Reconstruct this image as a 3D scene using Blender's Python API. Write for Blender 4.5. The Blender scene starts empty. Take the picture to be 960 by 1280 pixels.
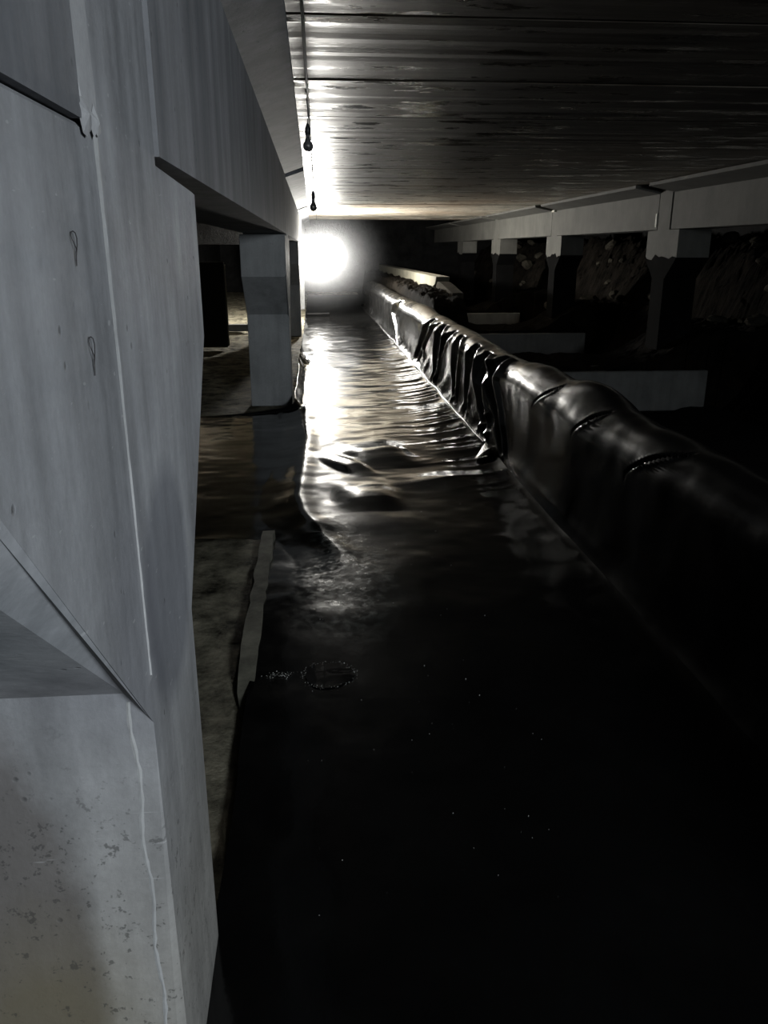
import bpy, bmesh, math, random
import numpy as np
from mathutils import Vector

# ------------------------------------------------------------------ camera
sc = bpy.context.scene
COL = sc.collection
PITCH, YAW = 18.16, 4.83
cam_d = bpy.data.cameras.new('camera')
cam = bpy.data.objects.new('camera', cam_d)
COL.objects.link(cam)
cam_d.sensor_fit = 'VERTICAL'
cam_d.sensor_height = 36.0
cam_d.lens = 36.0 * 1000.0 / 1280.0
cam_d.clip_start = 0.02
cam_d.clip_end = 200
cam.location = (0, 0, 1.6)
cam.rotation_euler = (math.radians(90 - PITCH), 0, math.radians(-YAW))
sc.camera = cam

# ------------------------------------------------------------------ view, world, lights
sc.view_settings.view_transform = 'Standard'
sc.view_settings.look = 'None'
sc.view_settings.gamma = 1.0
sc.view_settings.exposure = 0.0
try:
    sc.view_settings.use_curve_mapping = False
except Exception:
    pass
w = bpy.data.worlds.new('world')
sc.world = w
w.use_nodes = True
w.node_tree.nodes['Background'].inputs['Color'].default_value = (0.6, 0.7, 1.0, 1)
w.node_tree.nodes['Background'].inputs['Strength'].default_value = 0.0006

# cool work light standing at the mouth of the crawl space, behind the viewer
REAR_POWER = 92.0
ld = bpy.data.lights.new('entrance_light', 'AREA')
ld.shape = 'DISK'
ld.size = 0.9
ld.energy = REAR_POWER
ld.color = (0.86, 0.94, 1.0)
ld.spread = math.radians(110)
lo = bpy.data.objects.new('entrance_light', ld)
COL.objects.link(lo)
lo.location = (2.3, -2.9, 2.1)
lo.rotation_euler = (Vector((0.3, 3.6, 1.35)) - lo.location).to_track_quat('-Z', 'Y').to_euler()
BULB_L = 3200.0        # radiance of the one burning bulb
BULB_POS = (0.10, 20.0, 1.50)
HAZE = 0.15

rnd = random.Random(7)
nr = np.random.RandomState(5)
W = 0.274             # corridor faces of the left row stand at x = -W

# ------------------------------------------------------------------ node helpers
def mat(name):
    m = bpy.data.materials.new(name)
    m.use_nodes = True
    nt = m.node_tree
    return m, nt, nt.nodes['Principled BSDF']

def nd(nt, typ, **kw):
    n = nt.nodes.new(typ)
    for k, v in kw.items():
        setattr(n, k, v)
    return n

def coords(nt, scale=(1, 1, 1), rot=(0, 0, 0)):
    g = nd(nt, 'ShaderNodeNewGeometry')
    mp = nd(nt, 'ShaderNodeMapping')
    mp.inputs['Scale'].default_value = scale
    mp.inputs['Rotation'].default_value = rot
    nt.links.new(g.outputs['Position'], mp.inputs['Vector'])
    return mp.outputs['Vector']

def noise(nt, vec, scale, detail=5, rough=0.6, dist=0.0):
    n = nd(nt, 'ShaderNodeTexNoise')
    n.inputs['Scale'].default_value = scale
    n.inputs['Detail'].default_value = detail
    n.inputs['Roughness'].default_value = rough
    n.inputs['Distortion'].default_value = dist
    nt.links.new(vec, n.inputs['Vector'])
    return n.outputs['Fac']

def ramp(nt, fac, stops):
    r = nd(nt, 'ShaderNodeValToRGB')
    el = r.color_ramp.elements
    while len(el) < len(stops):
        el.new(0.5)
    for e, (p, c) in zip(el, stops):
        e.position = p
        e.color = (c, c, c, 1) if isinstance(c, (int, float)) else (*c, 1)
    nt.links.new(fac, r.inputs['Fac'])
    return r.outputs['Color']

def mix(nt, fac, a, b, blend='MIX'):
    m = nd(nt, 'ShaderNodeMix', data_type='RGBA', blend_type=blend)
    for sock, v in ((m.inputs[0], fac), (m.inputs[6], a), (m.inputs[7], b)):
        if isinstance(v, (int, float)):
            sock.default_value = v
        elif isinstance(v, tuple):
            sock.default_value = (*v, 1)
        else:
            nt.links.new(v, sock)
    return m.outputs[2]

def math_(nt, op, a, b=0.0, clamp=False):
    m = nd(nt, 'ShaderNodeMath', operation=op, use_clamp=clamp)
    for s, v in ((m.inputs[0], a), (m.inputs[1], b)):
        if isinstance(v, (int, float)):
            s.default_value = v
        else:
            nt.links.new(v, s)
    return m.outputs[0]

def bump(nt, h, strength, dist, prev=None):
    b = nd(nt, 'ShaderNodeBump')
    b.inputs['Strength'].default_value = strength
    b.inputs['Distance'].default_value = dist
    nt.links.new(h, b.inputs['Height'])
    if prev is not None:
        nt.links.new(prev, b.inputs['Normal'])
    return b.outputs['Normal']

def blob(nt, centre, scale, soft=0.35, wob=0.25, wscale=6.0):
    """a patch: 1 inside an ellipsoid about centre with a ragged rim, 0 outside"""
    g = nd(nt, 'ShaderNodeNewGeometry')
    s = nd(nt, 'ShaderNodeVectorMath', operation='SUBTRACT')
    nt.links.new(g.outputs['Position'], s.inputs[0])
    s.inputs[1].default_value = centre
    d = nd(nt, 'ShaderNodeVectorMath', operation='DIVIDE')
    nt.links.new(s.outputs[0], d.inputs[0])
    d.inputs[1].default_value = scale
    ln = nd(nt, 'ShaderNodeVectorMath', operation='LENGTH')
    nt.links.new(d.outputs[0], ln.inputs[0])
    n = noise(nt, g.outputs['Position'], wscale, 5, 0.65)
    v = math_(nt, 'ADD', ln.outputs['Value'], math_(nt, 'MULTIPLY', math_(nt, 'SUBTRACT', n, 0.5), wob * 2))
    mr = nd(nt, 'ShaderNodeMapRange', clamp=True)
    nt.links.new(v, mr.inputs[0])
    mr.inputs[1].default_value = 1 + soft / 2
    mr.inputs[2].default_value = 1 - soft / 2
    return mr.outputs[0]

def concrete(name, lo, hi, tint=(1, 1, 1), rough=0.8, streak=0.35, pits=True, wet=0.0, extra=None, bumps=0.35):
    m, nt, b = mat(name)
    v = coords(nt)
    vs = coords(nt, (1, 1, 0.12))
    n1 = noise(nt, v, 2.2, 8, 0.62)
    n2 = noise(nt, vs, 11.0, 5, 0.6)
    n3 = noise(nt, v, 60.0, 4, 0.7)
    f = math_(nt, 'ADD', math_(nt, 'MULTIPLY', n1, 1 - streak), math_(nt, 'MULTIPLY', n2, streak))
    c = ramp(nt, f, [(0.36, tuple(lo * t for t in tint)), (0.64, tuple(hi * t for t in tint))])
    c = mix(nt, 0.35, c, ramp(nt, n3, [(0.3, 0.62), (0.7, 1.0)]), 'MULTIPLY')
    if extra:
        c = extra(nt, c)
    h = noise(nt, v, 25.0, 6, 0.7)
    nrm = bump(nt, h, bumps, 0.006)
    if pits:
        vo = nd(nt, 'ShaderNodeTexVoronoi')
        vo.inputs['Scale'].default_value = 26
        nt.links.new(v, vo.inputs['Vector'])
        msk = noise(nt, v, 7.0, 2)
        p = math_(nt, 'MULTIPLY', ramp(nt, vo.outputs['Distance'], [(0.07, 1.0), (0.16, 0.0)]), ramp(nt, msk, [(0.55, 0.0), (0.62, 1.0)]))
        c = mix(nt, math_(nt, 'MULTIPLY', p, 0.5), c, tuple(0.3 * lo * t for t in tint))
        nrm = bump(nt, math_(nt, 'SUBTRACT', 1.0, p), 0.5, 0.004, nrm)
    nt.links.new(c, b.inputs['Base Color'])
    nt.links.new(nrm, b.inputs['Normal'])
    b.inputs['Roughness'].default_value = rough
    b.inputs['Specular IOR Level'].default_value = 0.3
    return m

# ------------------------------------------------------------------ materials
def near_extra(nt, c):
    dark_patch = blob(nt, (-W, 1.36, 1.03), (0.2, 0.20, 0.21), 0.25, 0.12, 4)  # rounded darker patch on the corridor face
    c = mix(nt, math_(nt, 'MULTIPLY', dark_patch, 0.52), c, (0.10, 0.105, 0.125))
    dark_patch2 = blob(nt, (-W, 1.10, 1.05), (0.2, 0.13, 0.20), 0.7, 0.25, 5)  # softer darker patch on the nearer side of the seam
    c = mix(nt, math_(nt, 'MULTIPLY', dark_patch2, 0.30), c, (0.12, 0.12, 0.14))
    # brown and green water stain in the lower part of the shaft's near face
    st = blob(nt, (-0.62, 1.14, 0.33), (0.21, 0.3, 0.62), 0.18, 0.14, 7)
    c = mix(nt, math_(nt, 'MULTIPLY', st, 0.66), c, (0.105, 0.092, 0.088))
    st2 = blob(nt, (-0.52, 1.14, 0.20), (0.16, 0.3, 0.25), 0.9, 0.3, 9)
    c = mix(nt, math_(nt, 'MULTIPLY', st2, 0.55), c, (0.16, 0.14, 0.085))
    g = nd(nt, 'ShaderNodeNewGeometry')
    sp = noise(nt, g.outputs['Position'], 38, 3, 0.8)
    low = blob(nt, (-0.45, 1.14, 0.30), (0.30, 0.5, 0.5), 0.5, 0.2, 6)
    spk = math_(nt, 'MULTIPLY', ramp(nt, sp, [(0.60, 0.0), (0.66, 1.0)]), low)
    c = mix(nt, math_(nt, 'MULTIPLY', spk, 0.6), c, (0.05, 0.05, 0.05))
    # the shaft is of a warmer, greyer pour than the head
    warm = nd(nt, 'ShaderNodeSeparateXYZ')
    nt.links.new(g.outputs['Position'], warm.inputs[0])
    wz = nd(nt, 'ShaderNodeMapRange', clamp=True)
    nt.links.new(warm.outputs['Z'], wz.inputs[0])
    wz.inputs[1].default_value = 0.93
    wz.inputs[2].default_value = 0.35
    c = mix(nt, math_(nt, 'MULTIPLY', wz.outputs[0], 0.85), c, (1.0, 0.95, 0.84), 'MULTIPLY')
    head_shade = blob(nt, (-W - 0.3, 0.75, 1.15), (0.3, 0.33, 0.32), 0.5, 0.1, 5)  # shade under the flared head painted into the concrete colour
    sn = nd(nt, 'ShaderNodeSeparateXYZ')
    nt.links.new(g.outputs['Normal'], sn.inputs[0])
    c = mix(nt, math_(nt, 'MULTIPLY', math_(nt, 'MULTIPLY', head_shade, 0.55), math_(nt, 'LESS_THAN', sn.outputs['Z'], -0.3)), c, (0.05, 0.065, 0.075))
    band = nd(nt, 'ShaderNodeSeparateXYZ')
    nt.links.new(g.outputs['Position'], band.inputs[0])
    off = math_(nt, 'ABSOLUTE', math_(nt, 'SUBTRACT', band.outputs['Y'], 1.15))
    bw = nd(nt, 'ShaderNodeMapRange', clamp=True)
    nt.links.new(off, bw.inputs[0])
    bw.inputs[1].default_value = 0.024
    bw.inputs[2].default_value = 0.010
    str_ = noise(nt, coords(nt, (1, 1, 0.04)), 260, 3, 0.6)
    c = mix(nt, math_(nt, 'MULTIPLY', math_(nt, 'MULTIPLY', bw.outputs[0], math_(nt, 'GREATER_THAN', band.outputs['Z'], 0.95)), math_(nt, 'MULTIPLY', str_, 0.5)), c, (0.46, 0.46, 0.47))
    # pale scuffs
    vs = coords(nt, (1, 3, 9))
    sc_ = noise(nt, vs, 9, 2, 0.5)
    c = mix(nt, math_(nt, 'MULTIPLY', ramp(nt, sc_, [(0.72, 0.0), (0.76, 1.0)]), 0.35), c, (0.5, 0.5, 0.5))
    return c

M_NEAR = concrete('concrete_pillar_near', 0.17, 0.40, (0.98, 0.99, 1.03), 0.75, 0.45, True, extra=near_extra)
M_PILLAR = concrete('concrete_pillar', 0.20, 0.33, (0.98, 1.0, 1.0), 0.75, 0.4)

def beam_extra(nt, c):
    v = coords(nt, (1, 1, 0.1))
    n = noise(nt, v, 7.0, 4, 0.6)
    c = mix(nt, math_(nt, 'MULTIPLY', ramp(nt, n, [(0.45, 0.0), (0.6, 1.0)]), 0.45), c, (0.075, 0.08, 0.09))
    return c
M_BEAM = concrete('concrete_beam', 0.13, 0.24, (0.98, 0.99, 1.04), 0.75, 0.55, True, extra=beam_extra)
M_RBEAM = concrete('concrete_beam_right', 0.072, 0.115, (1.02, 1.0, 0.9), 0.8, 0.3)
M_PAD = concrete('concrete_footing', 0.10, 0.17, (1, 1, 0.95), 0.85, 0.3)
M_LOWWALL = concrete('concrete_yellowed', 0.14, 0.25, (1.05, 1.0, 0.78), 0.85, 0.4)
M_GROUT = concrete('grout', 0.32, 0.44, (1, 1, 1.02), 0.85, 0.3, False)
M_FIN = concrete('formwork_fin', 0.30, 0.46, (1, 1, 1), 0.8, 0.5, False)

def slab_mat():
    m, nt, b = mat('wet_slab')
    v = coords(nt)
    vx = coords(nt, (0.10, 1, 1))
    vxx = coords(nt, (0.35, 1, 1))
    n1 = noise(nt, vx, 9.0, 7, 0.68)
    n2 = noise(nt, v, 0.5, 4, 0.55)
    c = ramp(nt, n1, [(0.38, (0.018, 0.017, 0.014)), (0.62, (0.21, 0.20, 0.175))])
    c = mix(nt, ramp(nt, n2, [(0.35, 0.0), (0.65, 0.7)]), c, (0.10, 0.075, 0.055))
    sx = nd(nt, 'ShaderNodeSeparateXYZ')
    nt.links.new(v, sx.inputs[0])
    bulb_falloff = nd(nt, 'ShaderNodeMapRange', clamp=True)  # bulb's falloff painted in: slabs paler towards it, darker near the viewer
    nt.links.new(math_(nt, 'ADD', sx.outputs['Y'], math_(nt, 'MULTIPLY', n2, 6.0)), bulb_falloff.inputs[0])
    bulb_falloff.inputs[1].default_value = 9.5
    bulb_falloff.inputs[2].default_value = 21.0
    c = mix(nt, bulb_falloff.outputs[0], mix(nt, 1.0, c, (0.42, 0.40, 0.38), 'MULTIPLY'), mix(nt, 1.0, c, (4.0, 4.0, 3.9), 'MULTIPLY'))
    nt.links.new(c, b.inputs['Base Color'])
    r = ramp(nt, noise(nt, vxx, 6.0, 4, 0.6), [(0.36, 0.10), (0.47, 0.46)])
    nt.links.new(r, b.inputs['Roughness'])
    b.inputs['Specular IOR Level'].default_value = 0.16
    nrm = bump(nt, noise(nt, vx, 14.0, 6, 0.7), 0.13, 0.012)
    nrm = bump(nt, noise(nt, v, 45.0, 3, 0.6), 0.10, 0.004, nrm)
    vo = nd(nt, 'ShaderNodeTexVoronoi')
    vo.inputs['Scale'].default_value = 42
    nt.links.new(coords(nt, (0.45, 1, 1)), vo.inputs['Vector'])
    drop = math_(nt, 'MULTIPLY', ramp(nt, vo.outputs['Distance'], [(0.05, 1.0), (0.35, 0.0)]), ramp(nt, noise(nt, vxx, 5.0, 3, 0.6), [(0.56, 0.0), (0.64, 1.0)]))
    nrm = bump(nt, drop, 0.35, 0.006, nrm)
    nt.links.new(nrm, b.inputs['Normal'])
    return m
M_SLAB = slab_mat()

def liner_mat(name, dust=True, r0=0.07, r1=0.17):
    m, nt, b = mat(name)
    v = coords(nt)
    n = noise(nt, v, 3.0, 6, 0.65)
    c = ramp(nt, n, [(0.3, 0.0025), (0.75, 0.005)])
    r = ramp(nt, noise(nt, v, 5.0, 6, 0.7), [(0.3, r0), (0.7, r1)])
    if dust:
        d1 = blob(nt, (0.12, 3.75, 0), (0.22, 0.55, 1), 0.9, 0.5, 6)
        d2 = blob(nt, (0.08, 4.45, 0), (0.12, 0.3, 1), 0.7, 0.5, 9)
        d = math_(nt, 'MAXIMUM', d1, d2)
        mott = ramp(nt, noise(nt, v, 22, 6, 0.75), [(0.46, 0.0), (0.62, 1.0)])
        d = math_(nt, 'MULTIPLY', d, mott)
        c = mix(nt, math_(nt, 'MULTIPLY', d, 0.3), c, (0.12, 0.155, 0.14))
        r = mix(nt, math_(nt, 'MULTIPLY', d, 0.3), r, (0.5, 0.7, 0.7))
    nt.links.new(c, b.inputs['Base Color'])
    nt.links.new(r, b.inputs['Roughness'])
    b.inputs['Specular IOR Level'].default_value = 0.5
    nt.links.new(bump(nt, noise(nt, v, 28, 3, 0.55), 0.06, 0.006), b.inputs['Normal'])
    return m
M_LINER = liner_mat('black_liner')
M_LINER2 = liner_mat('black_liner_wall', False, 0.16, 0.27)

def soil(name, lo, hi, scale=3.0, strength=0.9, rough=0.95):
    m, nt, b = mat(name)
    v = coords(nt)
    n = noise(nt, v, scale, 8, 0.7)
    nt.links.new(ramp(nt, n, [(0.35, lo), (0.68, hi)]), b.inputs['Base Color'])
    b.inputs['Roughness'].default_value = rough
    b.inputs['Specular IOR Level'].default_value = 0.03
    nt.links.new(bump(nt, noise(nt, v, scale * 5, 8, 0.75), strength, 0.04), b.inputs['Normal'])
    return m
M_BANK = soil('dark_soil', (0.002, 0.0018, 0.0015), (0.012, 0.010, 0.008))
M_MUD = soil('muddy_concrete', (0.02, 0.019, 0.014), (0.34, 0.31, 0.23), 5.0, 0.6, 0.8)
M_STONE = soil('stone', (0.015, 0.014, 0.011), (0.05, 0.045, 0.036), 6.0, 0.5)
M_VOID = soil('dark_earth', (0.008, 0.008, 0.008), (0.02, 0.02, 0.02))

def plain(name, col, rough=0.6, metal=0.0, scale=12):
    m, nt, b = mat(name)
    v = coords(nt)
    n = noise(nt, v, scale, 5, 0.6)
    nt.links.new(ramp(nt, n, [(0.3, tuple(0.65 * x for x in col)), (0.7, col)]), b.inputs['Base Color'])
    b.inputs['Roughness'].default_value = rough
    b.inputs['Metallic'].default_value = metal
    return m
M_MATT_BLACK = soil('matt_black', (0.003, 0.003, 0.003), (0.006, 0.006, 0.006), 3.0, 0.2)
M_RUBBER = plain('black_cable', (0.012, 0.012, 0.012), 0.5)
M_SOCKET = plain('black_socket', (0.02, 0.02, 0.02), 0.45)
M_WIRE = plain('rusty_wire', (0.05, 0.045, 0.045), 0.6, 0.6)
M_STEEL = plain('dark_panel', (0.014, 0.014, 0.015), 0.45)
M_TIMBER = concrete('old_timber', 0.05, 0.20, (1.05, 1.0, 0.78), 0.8, 0.5, False)
M_SHIM_GLINT = plain('pale_shim_glint', (0.55, 0.53, 0.45), 0.6)
M_SPECK = plain('glint', (0.55, 0.55, 0.52), 0.5)

def glass_mat():
    m, nt, b = mat('dusty_bulb_glass')
    v = coords(nt)
    nt.links.new(ramp(nt, noise(nt, v, 40, 3), [(0.3, 0.05), (0.7, 0.12)]), b.inputs['Base Color'])
    b.inputs['Roughness'].default_value = 0.25
    b.inputs['Transmission Weight'].default_value = 0.35
    return m
M_GLASS = glass_mat()

def water_mat():
    m, nt, b = mat('puddle_water')
    b.inputs['Base Color'].default_value = (0.006, 0.006, 0.006, 1)
    b.inputs['Roughness'].default_value = 0.03
    v = coords(nt)
    nt.links.new(bump(nt, noise(nt, v, 8, 2), 0.05, 0.01), b.inputs['Normal'])
    return m
M_WATER = water_mat()

def lit_mat():
    m = bpy.data.materials.new('burning_bulb')
    m.use_nodes = True
    nt = m.node_tree
    nt.nodes.clear()
    e = nd(nt, 'ShaderNodeEmission')
    e.inputs['Color'].default_value = (1.0, 0.97, 0.90, 1)
    e.inputs['Strength'].default_value = BULB_L
    o = nd(nt, 'ShaderNodeOutputMaterial')
    nt.links.new(e.outputs[0], o.inputs['Surface'])
    return m
M_LIT = lit_mat()

# ------------------------------------------------------------------ mesh helpers
def link(name, me, m, parent=None):
    o = bpy.data.objects.new(name, me)
    COL.objects.link(o)
    if m is not None and not me.materials:
        me.materials.append(m)
    if parent is not None:
        o.parent = parent
        o.matrix_parent_inverse = parent.matrix_world.inverted() if False else o.matrix_parent_inverse
    return o

def obj(name, bm, m, parent=None, smooth=False):
    bmesh.ops.recalc_face_normals(bm, faces=bm.faces[:])
    me = bpy.data.meshes.new(name)
    bm.to_mesh(me)
    bm.free()
    if smooth:
        me.polygons.foreach_set('use_smooth', [True] * len(me.polygons))
    return link(name, me, m, parent)

def tag(o, label, cat, group=None):
    o['label'] = label
    o['category'] = cat
    if group:
        o['group'] = group
    return o

def struct(o):
    o['kind'] = 'structure'
    return o

def empty(name, loc=(0, 0, 0)):
    o = bpy.data.objects.new(name, None)
    COL.objects.link(o)
    o.location = loc
    o.empty_display_size = 0.1
    return o

def prism_x(bm, pts, x0, x1):
    """pts: (y, z) outline, swept from x0 to x1"""
    a = [bm.verts.new((x0, y, z)) for y, z in pts]
    b = [bm.verts.new((x1, y, z)) for y, z in pts]
    n = len(pts)
    bm.faces.new(a)
    bm.faces.new(b[::-1])
    for i in range(n):
        bm.faces.new((a[i], b[i], b[(i + 1) % n], a[(i + 1) % n]))
    return a, b

def prism_y(bm, pts, y0, y1):
    a = [bm.verts.new((x, y0, z)) for x, z in pts]
    b = [bm.verts.new((x, y1, z)) for x, z in pts]
    n = len(pts)
    bm.faces.new(a)
    bm.faces.new(b[::-1])
    for i in range(n):
        bm.faces.new((a[i], b[i], b[(i + 1) % n], a[(i + 1) % n]))

def box(bm, x0, x1, y0, y1, z0, z1):
    prism_x(bm, [(y0, z0), (y1, z0), (y1, z1), (y0, z1)], x0, x1)

def bevel(bm, off, pred=None, seg=1):
    es = [e for e in bm.edges if (pred is None or pred(e))]
    if es:
        bmesh.ops.bevel(bm, geom=es, offset=off, segments=seg, affect='EDGES', clamp_overlap=True)

def lathe(bm, prof, seg=20, c=(0, 0, 0)):
    rings = []
    for r, z in prof:
        if r < 1e-5:
            rings.append([bm.verts.new((c[0], c[1], c[2] + z))])
        else:
            rings.append([bm.verts.new((c[0] + r * math.cos(2 * math.pi * i / seg), c[1] + r * math.sin(2 * math.pi * i / seg), c[2] + z)) for i in range(seg)])
    for A, B in zip(rings, rings[1:]):
        for i in range(seg):
            j = (i + 1) % seg
            if len(A) == 1:
                bm.faces.new((A[0], B[i], B[j]))
            elif len(B) == 1:
                bm.faces.new((A[i], A[j], B[0]))
            else:
                bm.faces.new((A[i], A[j], B[j], B[i]))

def tube(bm, pts, r, seg=8):
    pts = [Vector(p) for p in pts]
    prev = None
    first = None
    for i, p in enumerate(pts):
        d = (pts[min(i + 1, len(pts) - 1)] - pts[max(i - 1, 0)]).normalized()
        a = d.cross(Vector((0, 0, 1)))
        if a.length < 1e-3:
            a = d.cross(Vector((1, 0, 0)))
        a.normalize()
        b = d.cross(a)
        ring = [bm.verts.new(p + a * r * math.cos(2 * math.pi * k / seg) + b * r * math.sin(2 * math.pi * k / seg)) for k in range(seg)]
        if prev:
            for k in range(seg):
                bm.faces.new((prev[k], prev[(k + 1) % seg], ring[(k + 1) % seg], ring[k]))
        else:
            first = ring
        prev = ring
    bm.faces.new(first)
    bm.faces.new(prev[::-1])

def grid_mesh(name, P, m, parent=None, smooth=True):
    """P: (rows, cols, 3) array -> a quad grid"""
    r, c, _ = P.shape
    me = bpy.data.meshes.new(name)
    me.vertices.add(r * c)
    me.vertices.foreach_set('co', P.reshape(-1).astype(np.float32))
    i = np.arange((r - 1) * (c - 1))
    a = (i // (c - 1)) * c + i % (c - 1)
    q = np.stack([a, a + 1, a + c + 1, a + c], 1).reshape(-1)
    nq = len(i)
    me.loops.add(nq * 4)
    me.polygons.add(nq)
    me.loops.foreach_set('vertex_index', q.astype(np.int32))
    me.polygons.foreach_set('loop_start', (np.arange(nq) * 4).astype(np.int32))
    me.polygons.foreach_set('use_smooth', np.full(nq, smooth))
    me.update(calc_edges=True)
    me.validate()
    return link(name, me, m, parent)

_lat = nr.rand(257, 257)
def vnoise(x, y):
    """smooth value noise, -1..1"""
    xi = np.floor(x).astype(int)
    yi = np.floor(y).astype(int)
    fx = x - xi
    fy = y - yi
    fx = fx * fx * fx * (fx * (fx * 6 - 15) + 10)
    fy = fy * fy * fy * (fy * (fy * 6 - 15) + 10)
    g = lambda a, b: _lat[a % 257, b % 257]
    return 2 * ((g(xi, yi) * (1 - fx) + g(xi + 1, yi) * fx) * (1 - fy) + (g(xi, yi + 1) * (1 - fx) + g(xi + 1, yi + 1) * fx) * fy) - 1
def fbm(x, y, n=4, g=0.5):
    s, a = 0, 1.0
    for k in range(n):
        s = s + a * vnoise(x * 2 ** k + 17.3 * k, y * 2 ** k + 9.1 * k)
        a *= g
    return s
def sstep(a, b, x):
    t = np.clip((x - a) / (b - a), 0, 1)
    return t * t * (3 - 2 * t)

# ------------------------------------------------------------------ setting
def ground():
    x = np.linspace(-3.8, 1.75, 130)
    y = np.linspace(-4.0, 35.0, 500)
    X, Y = np.meshgrid(x, y)
    Z = -0.075 - 0.05 * sstep(4.6, 5.0, Y) * sstep(8.5, 8.1, Y) + 0.05 * sstep(4.7, 4.4, Y) * sstep(-0.20, -0.30, X) + 0.018 * fbm(X * 1.6, Y * 1.6, 5, 0.6)
    o = grid_mesh('floor', np.stack([X, Y, Z], -1), M_MUD)
    struct(o)
    x = np.linspace(1.75, 9.2, 50)
    X, Y = np.meshgrid(x, np.linspace(-4, 35, 160))
    Z = -0.55 + 0.06 * fbm(X * 1.3, Y * 1.3, 4, 0.6)
    o = grid_mesh('floor_trench', np.stack([X, Y, Z], -1), M_VOID)
    struct(o)
    # earth bank heaped behind and below the right-hand beams and over the tops of the footings
    x = np.linspace(2.5, 9.2, 130)
    X, Y = np.meshgrid(x, np.arange(5.0, 34.5, 0.03))
    t = sstep(5.4, 7.3, X + 0.25 * fbm(Y * 0.5, X * 0.5, 3))
    n5 = fbm(X * 2.2, Y * 2.2, 5, 0.65)
    Z = -0.62 + 2.35 * t + 0.09 * n5 * (0.3 + t)
    for yc in (11.4, 16.7, 22.1):
        top = 0.05 + 0.04 * n5 + 0.5 * sstep(4.3, 5.6, X)
        fall = sstep(1.9, 0.5, Y - yc - 0.3)
        on = (Y > yc - 0.56 + 0.04 * vnoise(X * 5, Y)) * fall
        Z = np.maximum(Z, np.where(on > 0, (-0.62) + (top + 0.62) * on, -9))
    # a loose heap between the draped wall and the low yellowish wall
    o = grid_mesh('bank_right', np.stack([X, Y, Z], -1), M_BANK, smooth=False)
    struct(o)
    xm = np.linspace(1.86, 2.58, 30)
    Xm, Ym = np.meshgrid(xm, np.arange(11.5, 33.0, 0.06))
    Zm = -0.6 + (1.40 + 0.05 * fbm(Xm * 4, Ym * 2.2, 4, 0.6)) * sstep(11.8, 14.5, Ym) * sstep(1.82, 2.05, Xm)
    struct(grid_mesh('bank_middle', np.stack([Xm, Ym, Zm], -1), M_BANK, smooth=False))
    return X, Y, Z

BX, BY, BZ = ground()

bm = bmesh.new(); box(bm, -4.0, 9.4, 34.5, 34.8, -0.7, 4.0); struct(obj('wall_back', bm, M_VOID))
bm = bmesh.new(); box(bm, -4.0, -3.75, -4.0, 34.5, -0.3, 3.2); struct(obj('wall_left', bm, M_VOID))
bm = bmesh.new(); box(bm, 9.1, 9.4, -4.0, 34.5, -0.7, 4.0); struct(obj('wall_right', bm, M_VOID))

# ceiling: precast slabs laid across the corridor, each its own piece
ceil = empty('ceiling', (0, 0, 2.45))
struct(ceil)
YEND = 25.4
def slab(y0, y1, k):
    r = random.Random(100 + k)
    n = 14
    ys = [y0 + 0.006, y0 + 0.018]
    ys += [y0 + 0.02 + (y1 - y0 - 0.04) * i / n for i in range(1, n)]
    ys += [y1 - 0.018, y1 - 0.006]
    dz = r.uniform(-0.004, 0.006)
    bm = bmesh.new()
    low = []
    tilt = 0.0
    for i, y in enumerate(ys):
        e = 0.016 if i in (0, len(ys) - 1) else 0.0
        low.append((y, 2.45 + dz + e + (r.uniform(-0.0022, 0.0022) if e == 0 else 0) - 2.45))
    pts = low + [(y1 - 0.006, 0.22), (y0 + 0.006, 0.22)]
    prism_x(bm, pts, -3.6, 9.0)
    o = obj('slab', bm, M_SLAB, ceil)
    return o
k = 0
y = -3.8
while y < YEND - 0.2:
    slab(y, y + 1.217, k)
    y += 1.217
    k += 1
YEND = y
# beyond the last slab the roof steps up into the dark
bm = bmesh.new(); box(bm, -3.8, 9.2, YEND + 0.02, 34.6, 3.0, 3.2); struct(obj('ceiling_far', bm, M_VOID))

# ------------------------------------------------------------------ left row of hammerhead pillars
def pillar_outline(yc, hs, hh, z0, zt0, zt1, zl0, zl1, ztop):
    return [(yc - hs, z0), (yc + hs, z0), (yc + hs, zt0), (yc + hh, zt1), (yc + hh, zl0), (yc + hs, zl1), (yc + hs, ztop),
            (yc - hs, ztop), (yc - hs, zl1), (yc - hh, zl1 - 0.001), (yc - hh, zt1), (yc - hs, zt0)]

def on_face(e, x):
    return abs(e.verts[0].co.x - x) < 1e-4 and abs(e.verts[1].co.x - x) < 1e-4

def left_pillar(yc, m, label, near=False):
    bm = bmesh.new()
    prism_x(bm, pillar_outline(yc, 0.215, 0.70, -0.06, 0.935, 1.34, 1.728, 1.745, 2.44), -W, -W - 0.45)
    # wide worn chamfer along the sloping underside of the head, on the corridor side
    def taper(e):
        a, b = e.verts[0].co, e.verts[1].co
        return on_face(e, -W) and abs(a.z - b.z) > 0.3 and abs(a.y - b.y) > 0.3
    bevel(bm, 0.042 if near else 0.02, taper)
    if near:
        bevel(bm, 0.020, lambda e: on_face(e, -W) and abs(e.verts[0].co.y - (yc - 0.215)) < 1e-3 and abs(e.verts[1].co.y - (yc - 0.215)) < 1e-3 and min(v.co.z for v in e.verts) < 0.5)
    bevel(bm, 0.006, lambda e: e.calc_face_angle(0) > 1.2 and e.calc_length() > 0.2)
    o = obj('pillar', bm, m)
    tag(o, label, 'pillar')
    return o

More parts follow.
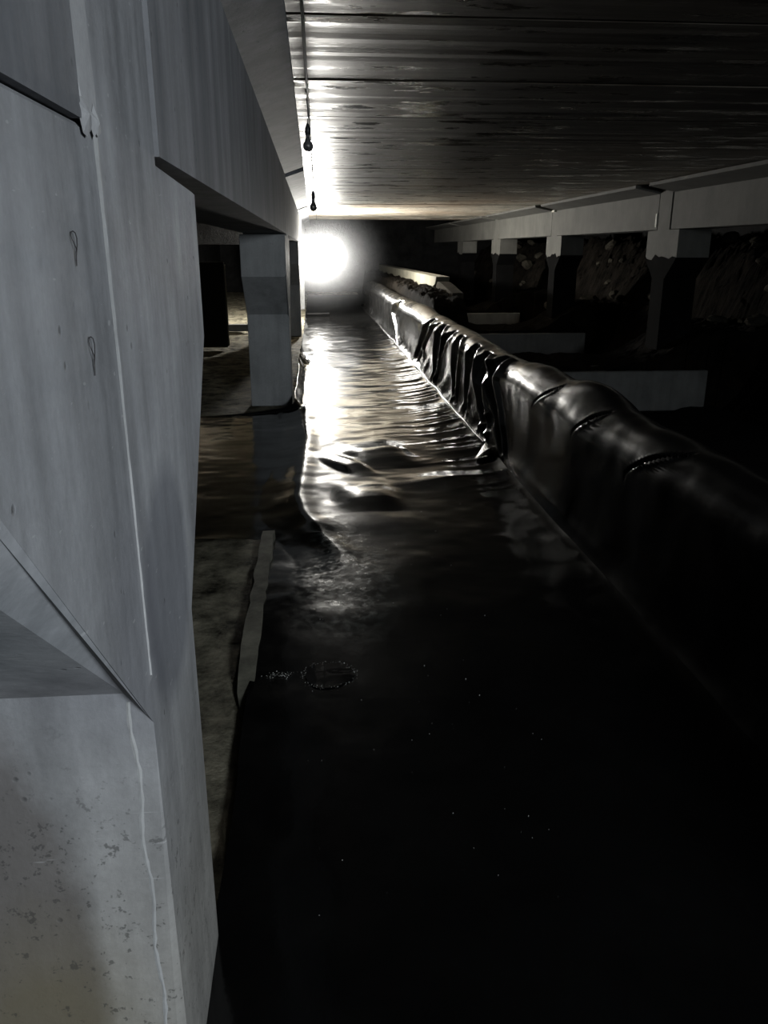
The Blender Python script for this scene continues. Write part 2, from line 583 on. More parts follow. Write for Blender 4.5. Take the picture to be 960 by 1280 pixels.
YC = [1.355, 9.15, 16.75, 24.4]
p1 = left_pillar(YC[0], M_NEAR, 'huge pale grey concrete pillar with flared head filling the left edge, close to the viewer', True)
p2 = left_pillar(YC[1], M_PILLAR, 'grey concrete pillar with flared head standing at the liner edge, beyond the nearest pillar')
p3 = left_pillar(YC[2], M_PILLAR, 'dark backlit concrete pillar just in front of the burning bulb')
p4 = left_pillar(YC[3], M_PILLAR, 'small distant concrete pillar lit up behind the burning bulb')

# near pillar's own details: fin left by the formwork joint, grout, wire loops
bm = bmesh.new()
zs = [0.96 + i * (1.745 - 0.96) / 40 for i in range(41)]
rr = random.Random(3)
prev = None
for z in zs:
    wd = 0.0011 + 0.012 * max(0, (z - 1.25) / 0.5) + rr.uniform(-0.0008, 0.0008)
    yy = 1.150
    ring = [bm.verts.new((-W + 0.0003, yy - wd, z)), bm.verts.new((-W + 0.0022 + rr.uniform(0, 0.001), yy, z)), bm.verts.new((-W + 0.0003, yy + wd, z)), bm.verts.new((-W - 0.002, yy, z))]
    if prev:
        for i in range(4):
            bm.faces.new((prev[i], prev[(i + 1) % 4], ring[(i + 1) % 4], ring[i]))
    prev = ring
obj('formwork_fin', bm, M_FIN, p1)['label'] = 'pale raised seam line running down the face'
# a second, lower fin at the shaft's corner
bm = bmesh.new()
prev = None
for i in range(50):
    z = 0.02 + i * 0.90 / 49
    wd = 0.0035 + rr.uniform(-0.0012, 0.0012)
    x = -W - 0.034 + 0.0035 * math.sin(i * 0.5) + rr.uniform(-0.001, 0.001)
    yf = 1.14
    ring = [bm.verts.new((x - wd, yf - 0.0002, z)), bm.verts.new((x, yf - 0.0012, z)), bm.verts.new((x + wd, yf - 0.0002, z)), bm.verts.new((x, yf + 0.002, z))]
    if prev:
        for q in range(4):
            bm.faces.new((prev[q], prev[(q + 1) % 4], ring[(q + 1) % 4], ring[q]))
    prev = ring
obj('lime_run', bm, M_FIN, p1)['label'] = 'white lime streak running down the shaft corner'

# grout filling the gap between the near beam and the pillar's neck
bm = bmesh.new()
prism_x(bm, [(1.070, 1.80), (1.085, 1.765), (1.12, 1.742), (1.155, 1.735), (1.157, 1.79), (1.150, 1.85), (1.150, 2.36), (1.075, 2.36)], -W + 0.004, -W - 0.2)
bevel(bm, 0.004)
obj('grout_joint', bm, M_GROUT, p1)['label'] = 'pale grout filling the joint beside the beam end'

def wire_loop(px, y, z, h):
    bm = bmesh.new()
    pts = []
    for i in range(15):
        t = i / 14
        a = 2 * math.pi * t
        pts.append((-W + 0.004 + 0.002 * math.sin(a * 2), y + 0.006 * math.sin(a) + 0.004 * (1 - abs(2 * t - 1)), z - h * (1 - math.cos(a)) / 2 * (1 if t < 0.5 else 0.55)))
    tube(bm, pts, 0.0006, 6)
    return bm
obj('tie_wire', wire_loop(0, 1.01, 1.50, 0.05), M_WIRE, p1)
obj('tie_wire', wire_loop(0, 0.985, 1.62, 0.04), M_WIRE, p1)

# ------------------------------------------------------------------ left beams (web with a haunch flaring out under the slabs)
def beam(y0, y1, side, label, m, xf, zb, zw, xo, group=None):
    """side -1: corridor face at xf, flange reaches out to xo"""
    s = -1 if xo > xf else 1
    back = xf + s * 0.42
    prof = [(xf, zb), (xf, zw), (xo, 2.405), (xo, 2.445), (back + s * 0.15, 2.445), (back, zw), (back, zb)]
    bm = bmesh.new()
    prism_y(bm, prof, y0, y1)
    bevel(bm, 0.010, lambda e: e.calc_face_angle(0) > 1.2 and e.calc_length() > 0.3)
    o = obj('concrete_beam', bm, m)
    tag(o, label, 'beam', group)
    return o

JL = [(-6.3, 1.070), (1.580, YC[1] - 0.225), (YC[1] + 0.225, YC[2] - 0.225), (YC[2] + 0.225, YC[3] - 0.225), (YC[3] + 0.225, 31.5)]
LB = ['rough-edged concrete beam resting on the near side of the nearest pillar, at upper left',
      'long grey concrete beam spanning from the nearest pillar to the second pillar',
      'haunched concrete beam between the second pillar and the backlit third pillar',
      'brightly lit concrete beam right above the burning bulb',
      'farthest left-hand concrete beam, past the burning bulb']
beams = []
for (a, b), l in zip(JL, LB):
    beams.append(beam(a, b, -1, l, M_BEAM, -W + (0.006 if a < 2 else 0.0), 1.7475 if a < 0 else 1.757, 2.34, -0.078))

# mortar smears where the near beam sits on the pillar head
def smear(y, z, ry, rz, seed):
    r = random.Random(seed)
    bm = bmesh.new()
    c = bm.verts.new((-W + 0.011, y, z))
    ring = [bm.verts.new((-W + 0.005, y + ry * r.uniform(0.6, 1.2) * math.cos(a), z + rz * r.uniform(0.6, 1.2) * math.sin(a))) for a in [i * 2 * math.pi / 12 for i in range(12)]]
    for i in range(12):
        bm.faces.new((c, ring[i], ring[(i + 1) % 12]))
    bm.faces.new(ring[::-1])
    return bm
for i, (yy, zz, ry, rz) in enumerate([(1.09, 1.755, 0.03, 0.022), (1.135, 1.752, 0.028, 0.02)]):
    obj('mortar_smear', smear(yy, zz, ry, rz, i), M_GROUT, p1 if i < 2 else beams[0])

# bearing pads between the beam ends and the pillar heads
for i, (yc, o) in enumerate(zip(YC, (p1, p2, p3, p4))):
    for s in (-1, 1):
        bm = bmesh.new()
        box(bm, -W - 0.38, -W - 0.05, yc + s * 0.30, yc + s * 0.52, 1.735, 1.747 if s < 0 else 1.757)
        obj('bearing_pad', bm, M_RUBBER, o)

# ------------------------------------------------------------------ right row
RX = 4.85
YR = [6.0, 11.4, 16.7, 22.1, 27.5]
RL = ['right-hand concrete pillar outside the frame', 'widest right-hand concrete pillar head under the beam joint, nearest on the right',
      'second right-hand pillar head with a chipped point, below the small white shim', 'third right-hand pillar head, dim, under the far beam', 'farthest dim right-hand pillar head near the dark end wall']
def ragged(y0, y1, z, n, seed, amp):
    r = random.Random(seed)
    return [(y0 + (y1 - y0) * i / n, z + r.uniform(-amp, amp)) for i in range(n + 1)]
for i, yc in enumerate(YR):
    if i == 0:
        continue
    bm = bmesh.new()
    prism_x(bm, pillar_outline(yc, 0.20, 0.52, 0.002, 1.22, 1.50, 1.852, 1.858, 2.44), RX, RX + 0.45)
    bevel(bm, 0.012, lambda e: e.calc_face_angle(0) > 0.5 and e.calc_length() > 0.2)
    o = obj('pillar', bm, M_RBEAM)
    tag(o, RL[i], 'pillar')
    # added black sleeve keeping the lower shaft dark, with a ragged top edge
    bm = bmesh.new()
    top = ragged(yc + 0.515, yc - 0.515, 1.49, 9, 40 + i, 0.05)
    prism_x(bm, [(yc - 0.207, 0.0), (yc + 0.207, 0.0), (yc + 0.207, 1.212), (yc + 0.528, 1.49)] + top + [(yc - 0.528, 1.49), (yc - 0.207, 1.212)], RX - 0.007, RX + 0.457)
    obj('dark_sleeve', bm, M_MATT_BLACK, o)['label'] = 'added black sleeve that darkens the shaft, with a ragged upper edge'
    if i in (1, 2):
        bm = bmesh.new()
        if i == 1:
            box(bm, RX - 0.018, RX - 0.001, yc + 0.22, yc + 0.26, 1.90, 2.08)
        else:
            box(bm, RX - 0.05, RX + 0.02, yc - 0.07, yc + 0.10, 2.31, 2.345)
        obj('shim', bm, M_SHIM_GLINT, o)['label'] = 'small pale shim'
RB = [(-1.0, 5.75), (6.25, 11.15), (11.62, 16.5), (16.92, 21.88), (22.32, 27.28), (27.72, 33.5)]
RBL = [None, 'right-hand concrete beam nearest the viewer, running out of frame', 'second right-hand concrete beam, between the two nearest pillar heads',
       'third right-hand concrete beam, left of the white shim', 'fourth right-hand beam, dim, far along the bank', 'last right-hand beam, almost lost in the dark']
for (a, b), l in zip(RB, RBL):
    if l:
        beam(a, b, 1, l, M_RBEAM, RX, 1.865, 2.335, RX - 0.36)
# footings below the right row
FL = ['nearest grey concrete footing block showing beyond the black roll', 'second grey concrete footing block, smaller, farther along the trench', 'third concrete footing block, faint, farthest along the trench']
for i, yc in enumerate(YR[1:4]):
    bm = bmesh.new()
    box(bm, 2.95, 5.45, yc - 0.62, yc + 0.62, -0.56, 0.0)
    bevel(bm, 0.015)
    tag(obj('footing', bm, M_PAD), FL[i], 'footing')

# low yellowish wall beyond the liner
lw = empty('low_wall', (2.7, 20, -0.55))
tag(lw, 'low yellowish concrete wall with a broken end, lit beyond the far liner', 'low wall')
bm = bmesh.new()
prism_x(bm, [(18.0, -0.1), (33.0, -0.1), (33.0, 1.59), (17.6, 1.60), (17.75, 1.45), (18.05, 1.40), (17.9, 1.2)], -0.1, 0.2)
for v in bm.verts:
    v.co.y -= 20
bevel(bm, 0.01)
obj('wall_panel', bm, M_LOWWALL, lw)
bm = bmesh.new()
prism_x(bm, [(15.6, -0.1), (17.95, -0.1), (17.85, 1.50), (17.3, 1.50), (16.8, 1.46), (16.2, 1.40), (15.7, 1.36)], -0.06, 0.16)
for v in bm.verts:
    v.co.y -= 20
bevel(bm, 0.01)
obj('broken_end', bm, M_STONE, lw)['label'] = 'darker broken end of the wall'

# rubble stones on the bank
sb = []
for s in range(4):
    bm = bmesh.new()
    bmesh.ops.create_icosphere(bm, subdivisions=2, radius=1.0)
    r = random.Random(s)
    ax = Vector((r.uniform(0.8, 1.2), r.uniform(0.8, 1.3), r.uniform(0.55, 0.8)))
    for v in bm.verts:
        q = v.co
        k = 1 + 0.16 * math.sin(q.x * 3 + s) * math.cos(q.y * 2.7 + 2 * s) + r.uniform(-0.07, 0.07)
        v.co = Vector((q.x * ax.x, q.y * ax.y, q.z * ax.z)) * k
    me = bpy.data.meshes.new('stone')
    bm.to_mesh(me)
    bm.free()
    me.materials.append(M_STONE)
    sb.append(me)
rows, cols = BX.shape
placed = []
for k in range(140):
    i = rnd.randrange(200, rows - 60)
    j = rnd.randrange(68, 96)
    sz = rnd.choice([0.07, 0.09, 0.12, 0.16, 0.22])
    if any((BX[i, j] - a) ** 2 + (BY[i, j] - b_) ** 2 < (1.5 * (sz + c_)) ** 2 for a, b_, c_ in placed) or len(placed) >= 64:
        continue
    placed.append((BX[i, j], BY[i, j], sz))
    o = bpy.data.objects.new('stone', sb[k % 4])
    COL.objects.link(o)
    o.location = (BX[i, j], BY[i, j], BZ[i, j] + 0.25 * sz)
    o.rotation_euler = (rnd.uniform(-.4, .4), rnd.uniform(-.4, .4), rnd.uniform(0, 6))
    o.scale = (sz, sz, sz)
    tag(o, 'dusty stone lying in the dark earth bank below the right-hand beams', 'stone', 'rubble stones on the earth bank')

# ------------------------------------------------------------------ black liner on the floor
def seg_dist(X, Y, pts):
    """distance to a polyline and its signed side"""
    best = np.full(X.shape, 1e9)
    side = np.zeros(X.shape)
    for (x0, y0), (x1, y1) in zip(pts, pts[1:]):
        dx, dy = x1 - x0, y1 - y0
        L = dx * dx + dy * dy
        t = np.clip(((X - x0) * dx + (Y - y0) * dy) / L, 0, 1)
        d = np.hypot(X - x0 - t * dx, Y - y0 - t * dy)
        sg = np.sign((X - x0) * dy - (Y - y0) * dx)
        u = d < best
        best = np.where(u, d, best)
        side = np.where(u, sg, side)
    return best, side

def toe_x(Y):
    return 1.40 + 0.012 * vnoise(Y * 1.3, Y * 0 + 3.3) + 0.012 * sstep(7, 4, Y) - 0.05 * sstep(14, 24, Y) + 0.5 * sstep(24.0, 26.0, Y)

def left_edge(Y):
    e = np.full(Y.shape, -0.285)
    e = e - 2.2 * sstep(4.45, 4.75, Y) + 2.2 * sstep(7.9, 8.5, Y)
    e = e + 0.05 * sstep(8.3, 8.6, Y)
    return e + 0.012 * vnoise(Y * 2.0, Y * 0 + 1.7)

def floor_height(X, Y):
    toe = toe_x(Y)
    d = np.clip(toe - X, 0, 9)                       # distance from the toe of the side wall
    Z = np.full(X.shape, 0.004)
    Z += 0.006 * fbm(X * 1.1, Y * 0.9, 3) + 0.0035 * fbm(X * 2.5 + 4, Y * 3.0, 3) + 0.010 * sstep(7.5, 11, Y) * vnoise(X * 2.6 + 5, Y * 0.9)
    # tension wrinkles running out from the toe
    env = np.exp(-(d / 0.55) ** 1.5) * sstep(4.6, 6.0, Y) * sstep(17, 11, Y) + 0.35 * np.exp(-d / 0.30) * sstep(10, 14, Y)
    wv = Y + 0.10 * d * 3 + 0.05 * vnoise(X * 3, Y * 1.1)
    r1 = 1 - np.abs(vnoise(X * 0.9 + 3, wv * 4.3)) * 1.6
    r2 = 1 - np.abs(vnoise(X * 1.6 + 9, wv * 8.0)) * 1.6
    Z += env * (0.013 * r1 + 0.008 * r2) * sstep(0.0, 0.10, d)
    # a gentle rise into the seam
    Z += 0.045 * np.exp(-d / 0.10)
    # lumps with faces tilted to the viewer
    for x, y, sx, ln, sl, rot in [(0.48, 6.35, 0.24, 0.46, 0.078, 0.20), (0.25, 5.95, 0.10, 0.30, 0.080, 0.45), (0.33, 5.10, 0.19, 0.24, 0.108, 0.03)]:
        a = (X - x) * math.cos(rot) + (Y - y) * math.sin(rot)
        b = -(X - x) * math.sin(rot) + (Y - y) * math.cos(rot)
        up = np.clip(1 + b / ln, 0, 1)
        wgt = np.exp(-(a / sx) ** 4)
        Z += ln * sl * np.where(b < 0, up * up * (3 - 2 * up) * 0.25 + up * 0.75, np.exp(-(b / 0.34) ** 2)) * wgt + 0.045 * (a + 0.8 * sx) * wgt * np.where(b < 0, up, np.exp(-(b / 0.34) ** 2))
    for x, y, sx, sy, h, rot in [(0.66, 6.7, 0.16, 0.2, 0.012, 0.3), (1.0, 5.6, 0.26, 0.30, 0.030, 0.2),
                                 (0.25, 3.9, 0.3, 0.3, 0.006, 0.0), (0.15, 13.2, 0.4, 0.7, 0.02, 0.0)]:
        a = (X - x) * math.cos(rot) + (Y - y) * math.sin(rot)
        b = -(X - x) * math.sin(rot) + (Y - y) * math.cos(rot)
        # steep far side, long near side
        by = np.where(b < 0, b / (sy * 1.25), b / (sy * 0.45))
        Z += h * np.exp(-(a / sx) ** 2 - by ** 2)
    # one long fold near the left edge: falls away to the left of it
    fold = [(-0.13, 8.6), (-0.135, 8.25), (-0.10, 7.0), (-0.13, 5.9), (-0.148, 5.26), (-0.11, 4.9), (0.0, 4.5), (0.11, 4.15), (0.13, 3.8)]
    dd, sg = seg_dist(X, Y, fold)
    inY = sstep(3.7, 4.4, Y) * sstep(8.9, 8.3, Y)
    Z += inY * (0.016 * np.exp(-(dd / 0.085) ** 2))
    Z -= inY * np.where(sg > 0, np.minimum(dd, 0.25) * 0.13, 0)
    # second soft fold in the near part and faint cross folds
    Z += 0.005 * np.exp(-((Y - 3.35 - 0.1 * X) / 0.12) ** 2) * sstep(-0.2, 0.2, X) * sstep(1.2, 0.6, X)
    # curled lip against the second pillar
    e = X - left_edge(Y)
    lip = sstep(8.2, 8.7, Y) * sstep(13.4, 12.4, Y)
    Z += lip * 0.085 * np.exp(-(e / 0.05) ** 2)
    Z += 0.06 * np.exp(-((e) / 0.10) ** 2 - ((Y - 11.9) / 0.55) ** 2) * (1.2 + fbm(X * 14, Y * 6, 2))
    return Z

rowsY = np.concatenate([np.arange(-0.6, 3.4, 0.05), np.arange(3.4, 15.0, 0.012), np.arange(15.0, 31.0, 0.04)])
u = np.linspace(0, 1, 210)
u = u + 0.0
YY = np.repeat(rowsY[:, None], len(u), 1)
LE = left_edge(rowsY)[:, None]
TX = toe_x(rowsY)[:, None]
XX = LE + (TX - LE) * u[None, :]
ZZ = floor_height(XX, YY)
fl = grid_mesh('floor_liner', np.stack([XX, YY, ZZ], -1), M_LINER)
tag(fl, 'wrinkled glossy black plastic liner covering the corridor floor', 'liner')

# ------------------------------------------------------------------ black liner draped over the side wall
def profile(t, Y):
    """t in 0..1 from the toe, over the rounded top, down the back; returns x, z and the outward normal"""
    tx = toe_x(Y)
    fh = 0.54                                   # height of the straight face
    R = 0.18
    L = np.array([fh, math.pi * R, 0.9])
    s = t * L.sum()
    lean = 0.0
    a = np.clip((s - L[0]) / R, 0, math.pi)
    x = tx + lean * np.clip(s / fh, 0, 1) + 0.085 * (1 - np.exp(-s / 0.11))
    z = 0.045 + np.clip(s, 0, fh)
    x = x + R * (1 - np.cos(a))
    z = z + R * np.sin(a)
    back = np.clip(s - L[0] - L[1], 0, 9)
    z = z - back
    z = z + sstep(0.62, 0.85, s) * sstep(1.5, 1.2, s) * (0.07 * np.exp(-((Y - 4.65) / 0.42) ** 2) + 0.03 * np.exp(-((Y - 5.7) / 0.4) ** 2))
    x = x + back * 0.10
    nx = np.where(s < fh, -1.0, -np.cos(a))
    nz = np.where(s < fh, 0.75 * np.exp(-s / 0.11), np.sin(a))
    return x, z, nx, nz, s

rY = np.concatenate([np.arange(-0.6, 3.0, 0.04), np.arange(3.0, 14.5, 0.0125), np.arange(14.5, 23.2, 0.03)])
T = np.linspace(0, 1, 150)
YY, TT = np.meshgrid(rY, T, indexing='ij')
PX, PZ, NX, NZ, S = profile(TT, YY)
D = 0.018 * fbm(YY * 0.7, S * 1.2, 3) + 0.006 * fbm(YY * 2.2, S * 2.5, 3)
top = sstep(0.35, 0.62, S)
# the liner bulges smoothly between the places where it is bunched
D += 0.018 * vnoise(YY * 0.7 + 8, S * 0.4) * top
def s_of(z):
    return z - 0.045 if z < 0.585 else 0.54 + 0.18 * math.asin(min(1.0, (z - 0.585) / 0.18))
PLEATS = [  # (y, z) down each pleat, depth, half width
    ([(21.6, 0.76), (20.6, 0.02)], 0.07, 0.5), ([(14.6, 0.735), (15.26, 0.47), (13.92, 0.06)], 0.085, 0.40),
    ([(10.6, 0.735), (11.48, 0.25), (11.6, 0.10)], 0.085, 0.26), ([(10.05, 0.735), (10.95, 0.31), (10.9, 0.15)], 0.060, 0.20),
    ([(9.7, 0.74), (9.66, 0.17), (9.7, 0.05)], 0.075, 0.20), ([(9.04, 0.735), (9.3, 0.59), (9.4, 0.45)], 0.055, 0.16),
    ([(8.53, 0.735), (8.39, 0.33), (8.2, 0.10)], 0.075, 0.20), ([(7.75, 0.735), (7.7, 0.30), (7.5, 0.08)], 0.055, 0.18),
    ([(7.26, 0.735), (7.14, 0.41), (6.51, 0.02)], 0.105, 0.22), ([(6.65, 0.76), (6.86, 0.56), (5.96, 0.06)], 0.090, 0.18),
    ([(5.02, 0.745), (5.38, 0.57)], 0.040, 0.042), ([(4.20, 0.745), (4.46, 0.58)], 0.036, 0.04), ([(3.24, 0.75), (3.66, 0.56)], 0.055, 0.045),
]
Y_FAR = lambda p: p[0][0] > 5.5
for pts, dep, wid in PLEATS:
    ss = np.array([s_of(z) for _, z in pts])[::-1]
    yy = np.array([y for y, _ in pts])[::-1]
    yc = np.interp(S, ss, yy)
    q = YY - yc
    tail = 0.03
    env = sstep(ss[0] - 0.06, ss[0] + 0.10, S) * sstep(ss[-1] + tail, ss[-1] - 0.02, S)
    # a sharp valley with a lip on its near side that faces the light
    v = np.clip((S - ss[0]) / (ss[-1] - ss[0]), 0, 1)
    wl_ = wid * (1.7 if Y_FAR(pts) else 1.2) * (0.40 + 0.75 * v) * (1 - 0.55 * sstep(0.72, 1.0, v))                   # darts: wide at the top, narrowing to the foot
    tri = lambda c, wd: np.clip(1 - np.abs(q - c) / wd, 0, 1)
    D += env * dep * 0.62 * (0.55 * tri(-wl_ * 0.75, wl_ * 0.6) - 0.95 * tri(0, wl_ * 0.8) + 0.22 * tri(wl_ * 0.9, wl_ * 0.5))
# fine diagonal gathers fanning down to the seam
g = sstep(0.42, 0.05, S) * sstep(5.8, 6.6, YY) * sstep(15, 11, YY)
D += g * 0.022 * (1 - 1.5 * np.abs(vnoise((YY + 1.1 * S) * 3.4, S * 1.4 + 2)))
D *= sstep(-0.01, 0.07, S) * 1.0
PX = PX + NX * D
PZ = PZ + NZ * D
# short turned-out flap where the tight part of the seam ends
wl = grid_mesh('wall_liner', np.stack([PX, YY, PZ], -1), M_LINER2)
tag(wl, 'pleated black plastic liner draped like a roll over the low wall beside the corridor', 'liner')

# welded seam along the toe
bm = bmesh.new()
ys = np.arange(6.45, 23.0, 0.06)
pts = [(float(toe_x(np.array([y]))[0]) - 0.008, float(y), 0.052 + 0.004 * math.sin(y * 7)) for y in ys]
tube(bm, pts, 0.011, 8)
obj('weld_seam', bm, M_LINER2, wl, True)['label'] = 'shining raised seam along the foot'
# pinched corner flap at the near end of the bright seam
P = np.zeros((14, 18, 3))
for i in range(14):
    for j in range(18):
        a, b = i / 13, j / 17
        x = 1.40 + (-0.17 + 0.30 * b) * a + 0.0
        y = 6.47 - 0.42 * a + 0.16 * a * b
        z = 0.062 + 0.07 * (1 - a) * 0 + 0.05 * math.sin(b * math.pi) * a - 0.045 * a * (1 - b) + 0.01 * a
        P[i, j] = (x, y, z)
obj_flap = grid_mesh('corner_flap', P, M_LINER2, wl)
obj_flap['label'] = 'pinched shiny flap at the near end of the seam'

# ------------------------------------------------------------------ hanging bulbs and cable
def pear(bm, r, z0, c):
    pr = [(0.0001, z0 - 3.0 * r)]
    for i in range(1, 10):
        a = math.pi * i / 12
        pr.append((r * math.sin(a), z0 - 2.0 * r - r * math.cos(a)))
    pr += [(r * 0.55, z0 - 0.9 * r), (r * 0.40, z0 - 0.3 * r), (r * 0.40, z0 + 0.002)]
    lathe(bm, pr, 20, c)

def hanging(name, loc, cord, r, label, lit=False):
    """loc: underside of the slab where the cord is fixed"""
    e = empty(name, loc)
    tag(e, label, 'light bulb')
    bm = bmesh.new()
    tube(bm, [(0, 0, 0), (0.004, 0, -cord * 0.5), (0, 0, -cord)], 0.004 if not lit else 0.006, 8)
    obj('cord', bm, M_RUBBER, e)
    bm = bmesh.new()
    h = 1.9 * r
    lathe(bm, [(0.0001, -cord + 0.004), (0.25 * r, -cord + 0.002), (0.36 * r, -cord - 0.2 * h), (0.52 * r, -cord - 0.3 * h), (0.56 * r, -cord - h), (0.0001, -cord - h)], 18)
    obj('socket', bm, M_SOCKET, e, True)
    if lit is None:
        return e, -cord - h
    bm = bmesh.new()
    pear(bm, r, -cord - h, (0, 0, 0))
    b = obj('bulb', bm, M_LIT if lit else M_GLASS, e, True)
    return e, -cord - h

hanging('hanging_bulb', (0.018, 9.4, 2.44), 0.235, 0.042, 'dark unlit bulb hanging on its cord, second along the ceiling cable')
e, zz = hanging('hanging_bulb', (-0.012, 5.2, 2.44), 0.14, 0.030, 'unlit bulb in a narrow dark socket, hanging nearest to the viewer')
hanging('hanging_bulb', (BULB_POS[0], BULB_POS[1], 2.44), 0.62, 0.10, 'burning white bulb glaring at the far end of the corridor', True)

cab = bmesh.new()
pts = []
n = 120
for i in range(n + 1):
    yy = 1.2 + i * (20.0 - 1.2) / n
    sag = 0.035 * math.sin(math.pi * ((yy / 2.7) % 1.0))
    pts.append((-0.012 + 0.03 * (yy - 4) / 5.4 * (1 if yy < 9.4 else 1) if yy < 9.4 else 0.018 + 0.082 * (yy - 9.4) / 10.6, yy, 2.437 - sag))
tube(cab, pts, 0.006, 6)
tag(obj('lamp_cable', cab, M_RUBBER), 'thin black cable sagging along the ceiling and linking the bulbs', 'cable')

# damp haze about the burning bulb, thickened to stand in for lens glow
HC = (0.16, 20.0, 1.42)
HR = (1.9, 2.4, 1.6)
def haze_mat():
    m = bpy.data.materials.new('haze')
    m.use_nodes = True
    nt = m.node_tree
    nt.nodes.clear()
    o = nd(nt, 'ShaderNodeOutputMaterial')
    tc = nd(nt, 'ShaderNodeNewGeometry')
    s0 = nd(nt, 'ShaderNodeVectorMath', operation='SUBTRACT')
    nt.links.new(tc.outputs['Position'], s0.inputs[0])
    s0.inputs[1].default_value = HC
    s = nd(nt, 'ShaderNodeVectorMath', operation='DIVIDE')
    nt.links.new(s0.outputs[0], s.inputs[0])
    s.inputs[1].default_value = HR
    s = nd(nt, 'ShaderNodeVectorMath', operation='LENGTH')
    nt.links.new([n for n in nt.nodes if n.type == 'VECT_MATH' and n.operation == 'DIVIDE'][0].outputs[0], s.inputs[0])
    mr = nd(nt, 'ShaderNodeMapRange', clamp=True)
    nt.links.new(s.outputs['Value'], mr.inputs[0])
    mr.inputs[1].default_value = 0.0
    mr.inputs[2].default_value = 1.0
    mr.inputs[3].default_value = 1.0
    mr.inputs[4].default_value = 0.0
    d = math_(nt, 'POWER', mr.outputs[0], 2.6)
    d = math_(nt, 'MULTIPLY', d, HAZE)
    v = nd(nt, 'ShaderNodeVolumeScatter')
    v.inputs['Color'].default_value = (0.95, 0.97, 1.0, 1)
    nt.links.new(d, v.inputs['Density'])
    nt.links.new(v.outputs[0], o.inputs['Volume'])
    return m
bm = bmesh.new()
bmesh.ops.create_icosphere(bm, subdivisions=3, radius=1.0)
for v in bm.verts:
    v.co = Vector((v.co.x * HR[0], v.co.y * HR[1], v.co.z * HR[2]))
hz = obj('haze', bm, haze_mat())
hz.location = HC
hz['kind'] = 'stuff'
tag(hz, 'pale damp haze thickened into a lens glow around the burning bulb', 'haze')

# ------------------------------------------------------------------ left side odds and ends
bm = bmesh.new()
box(bm, -2.05, -1.52, 14.4, 14.52, -0.03, 1.40)
bevel(bm, 0.015)
sl = obj('standing_panel', bm, M_STEEL)
tag(sl, 'tall black panel standing in the dark bay between the first two pillars', 'panel')
bm = bmesh.new()
tube(bm, [(-1.512, 14.46, 0.0), (-1.512, 14.46, 1.36)], 0.014, 8)  # pale strip added to paint the edge the bulb lights
obj('edge_glint', bm, M_SHIM_GLINT, sl)['label'] = 'pale strip added as the bulb-lit edge'
bm = bmesh.new(); box(bm, -3.4, -0.75, 17.4, 17.6, -0.04, 0.10); bevel(bm, 0.01)
tag(obj('kerb', bm, M_PAD), 'low concrete kerb crossing the dark bay behind the black panel', 'kerb')
bm = bmesh.new(); box(bm, -3.4, -0.72, 20.3, 20.7, 1.72, 2.2); bevel(bm, 0.01)
tag(obj('cross_beam', bm, M_VOID), 'dim cross beam in the dark bay, seen under the long left beam', 'beam')

# worn board along the liner's near edge
bm = bmesh.new()
rb = random.Random(12)
pl, pr_ = [], []
for i in range(24):
    y = 2.55 + i * (4.5 - 2.55) / 23
    pl.append((-0.345 + rb.uniform(-0.006, 0.006), y))
    pr_.append((-0.268 + rb.uniform(-0.005, 0.005), y))
tv = []
for (x0, y0), (x1, y1) in zip(pl, pr_):
    e_ = min(1.0, (len(tv) + 0.0) / 4.0)
    tv.append([bm.verts.new((x0 + 0.03 * (1 - e_), y0, -0.09)), bm.verts.new((x0 + 0.004 + 0.03 * (1 - e_), y0, -0.03 + 0.050 * e_)), bm.verts.new((x1 - 0.004, y1, -0.026 + 0.050 * e_)), bm.verts.new((x1, y1, -0.09))])
for A, B in zip(tv, tv[1:]):
    for q in range(4):
        bm.faces.new((A[q], A[(q + 1) % 4], B[(q + 1) % 4], B[q]))
bm.faces.new(tv[0]); bm.faces.new(tv[-1][::-1])
tag(obj('timber_board', bm, M_TIMBER), 'muddy pale board lying along the liner edge beside the nearest pillar', 'board')

# dark bar lying across the far floor
bm = bmesh.new()
tube(bm, [(-0.20, 20.6, 0.06), (0.36, 20.75, 0.06)], 0.035, 10)
tag(obj('steel_bar', bm, M_MATT_BLACK), 'short dark bar lying across the liner below the burning bulb', 'bar')

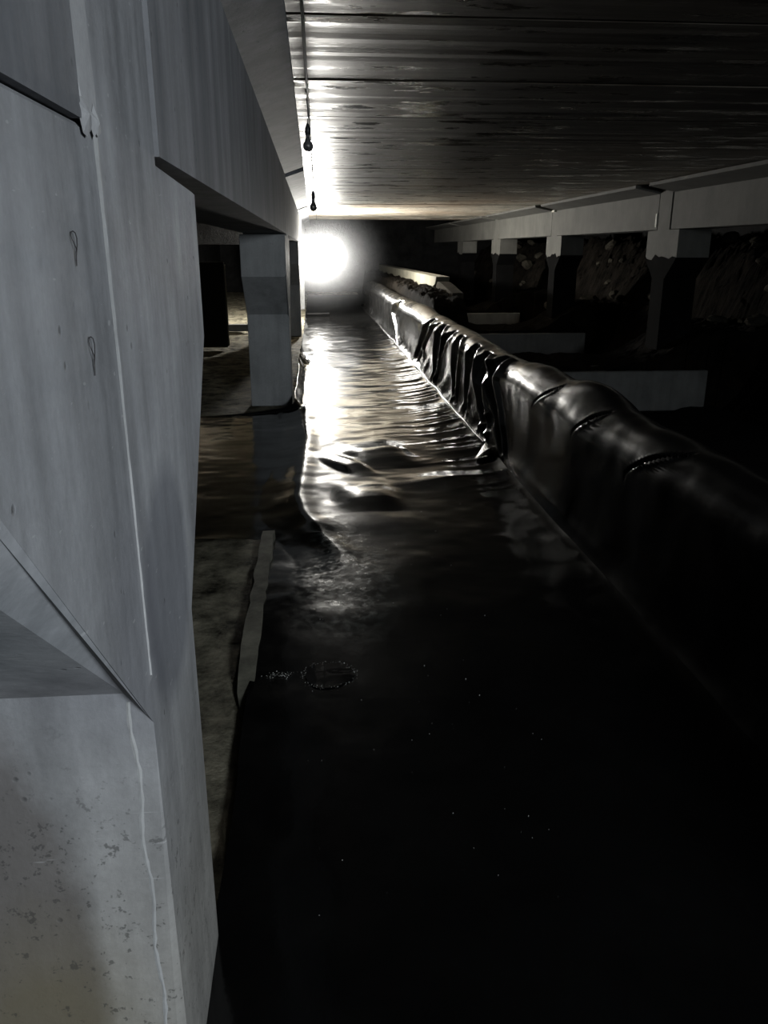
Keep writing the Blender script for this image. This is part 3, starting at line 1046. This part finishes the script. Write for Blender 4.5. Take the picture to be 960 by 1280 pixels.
# puddle; pale specks on its rim and over the liner paint wet glints
bm = bmesh.new()
cx, cy = 0.02, 2.80
c = bm.verts.new((cx, cy, 0.0))
ring = []
r = random.Random(9)
for i in range(40):
    a = i * 2 * math.pi / 40
    k = 1 + 0.08 * math.sin(3 * a + 1) + r.uniform(-0.03, 0.03)
    ring.append(bm.verts.new((cx + 0.10 * k * math.cos(a), cy + 0.095 * k * math.sin(a), 0.0)))
for i in range(40):
    bm.faces.new((c, ring[i], ring[(i + 1) % 40]))
zp = float(floor_height(np.array([[cx]]), np.array([[cy]]))[0, 0]) + 0.006
pud = obj('puddle', bm, M_WATER)
pud.location.z = zp
tag(pud, 'small round puddle with a rim of painted glints on the near liner', 'puddle')

def glint(bm, x, y, z, s, r):
    m = [bm.verts.new((x + s * r.uniform(-1, 1), y + s * r.uniform(-1, 1), z - 0.3 * s)) for _ in range(3)]
    t = bm.verts.new((x, y, z + s))
    try:
        bm.faces.new(m)
        for i in range(3):
            bm.faces.new((m[i], m[(i + 1) % 3], t))
    except ValueError:
        pass
bm = bmesh.new()
for i in range(150):
    a = r.uniform(0, 6.283)
    k = r.gauss(1.0, 0.06)
    glint(bm, cx + 0.105 * k * math.cos(a), cy + 0.10 * k * math.sin(a), 0.002, r.uniform(0.0006, 0.0022), r)
for i in range(90):
    glint(bm, cx - 0.19 + r.gauss(0, 0.035), cy + 0.01 + r.gauss(0, 0.012), 0.002, r.uniform(0.0008, 0.003), r)
g_ = obj('glint_rim', bm, M_SPECK, pud)
g_['kind'] = 'stuff'
bm = bmesh.new()
px = []
for i in range(170):
    y = r.choice([r.uniform(4, 11), r.uniform(7.4, 9.4), r.uniform(1.5, 4)])
    x = r.uniform(-0.1, 1.0) if y > 4 else r.uniform(-0.1, 0.8)
    px.append((x, y))
A = np.array(px)
hz_ = floor_height(A[:, 0][:, None], A[:, 1][:, None])[:, 0]
for (x, y), z in zip(px, hz_):
    glint(bm, x, y, z + 0.002, r.uniform(0.0012, 0.0032) * (0.6 + y / 9), r)
o = obj('glint', bm, M_SPECK)
o['kind'] = 'stuff'
tag(o, 'pale specks painted as wet glints scattered over the floor liner', 'glint')
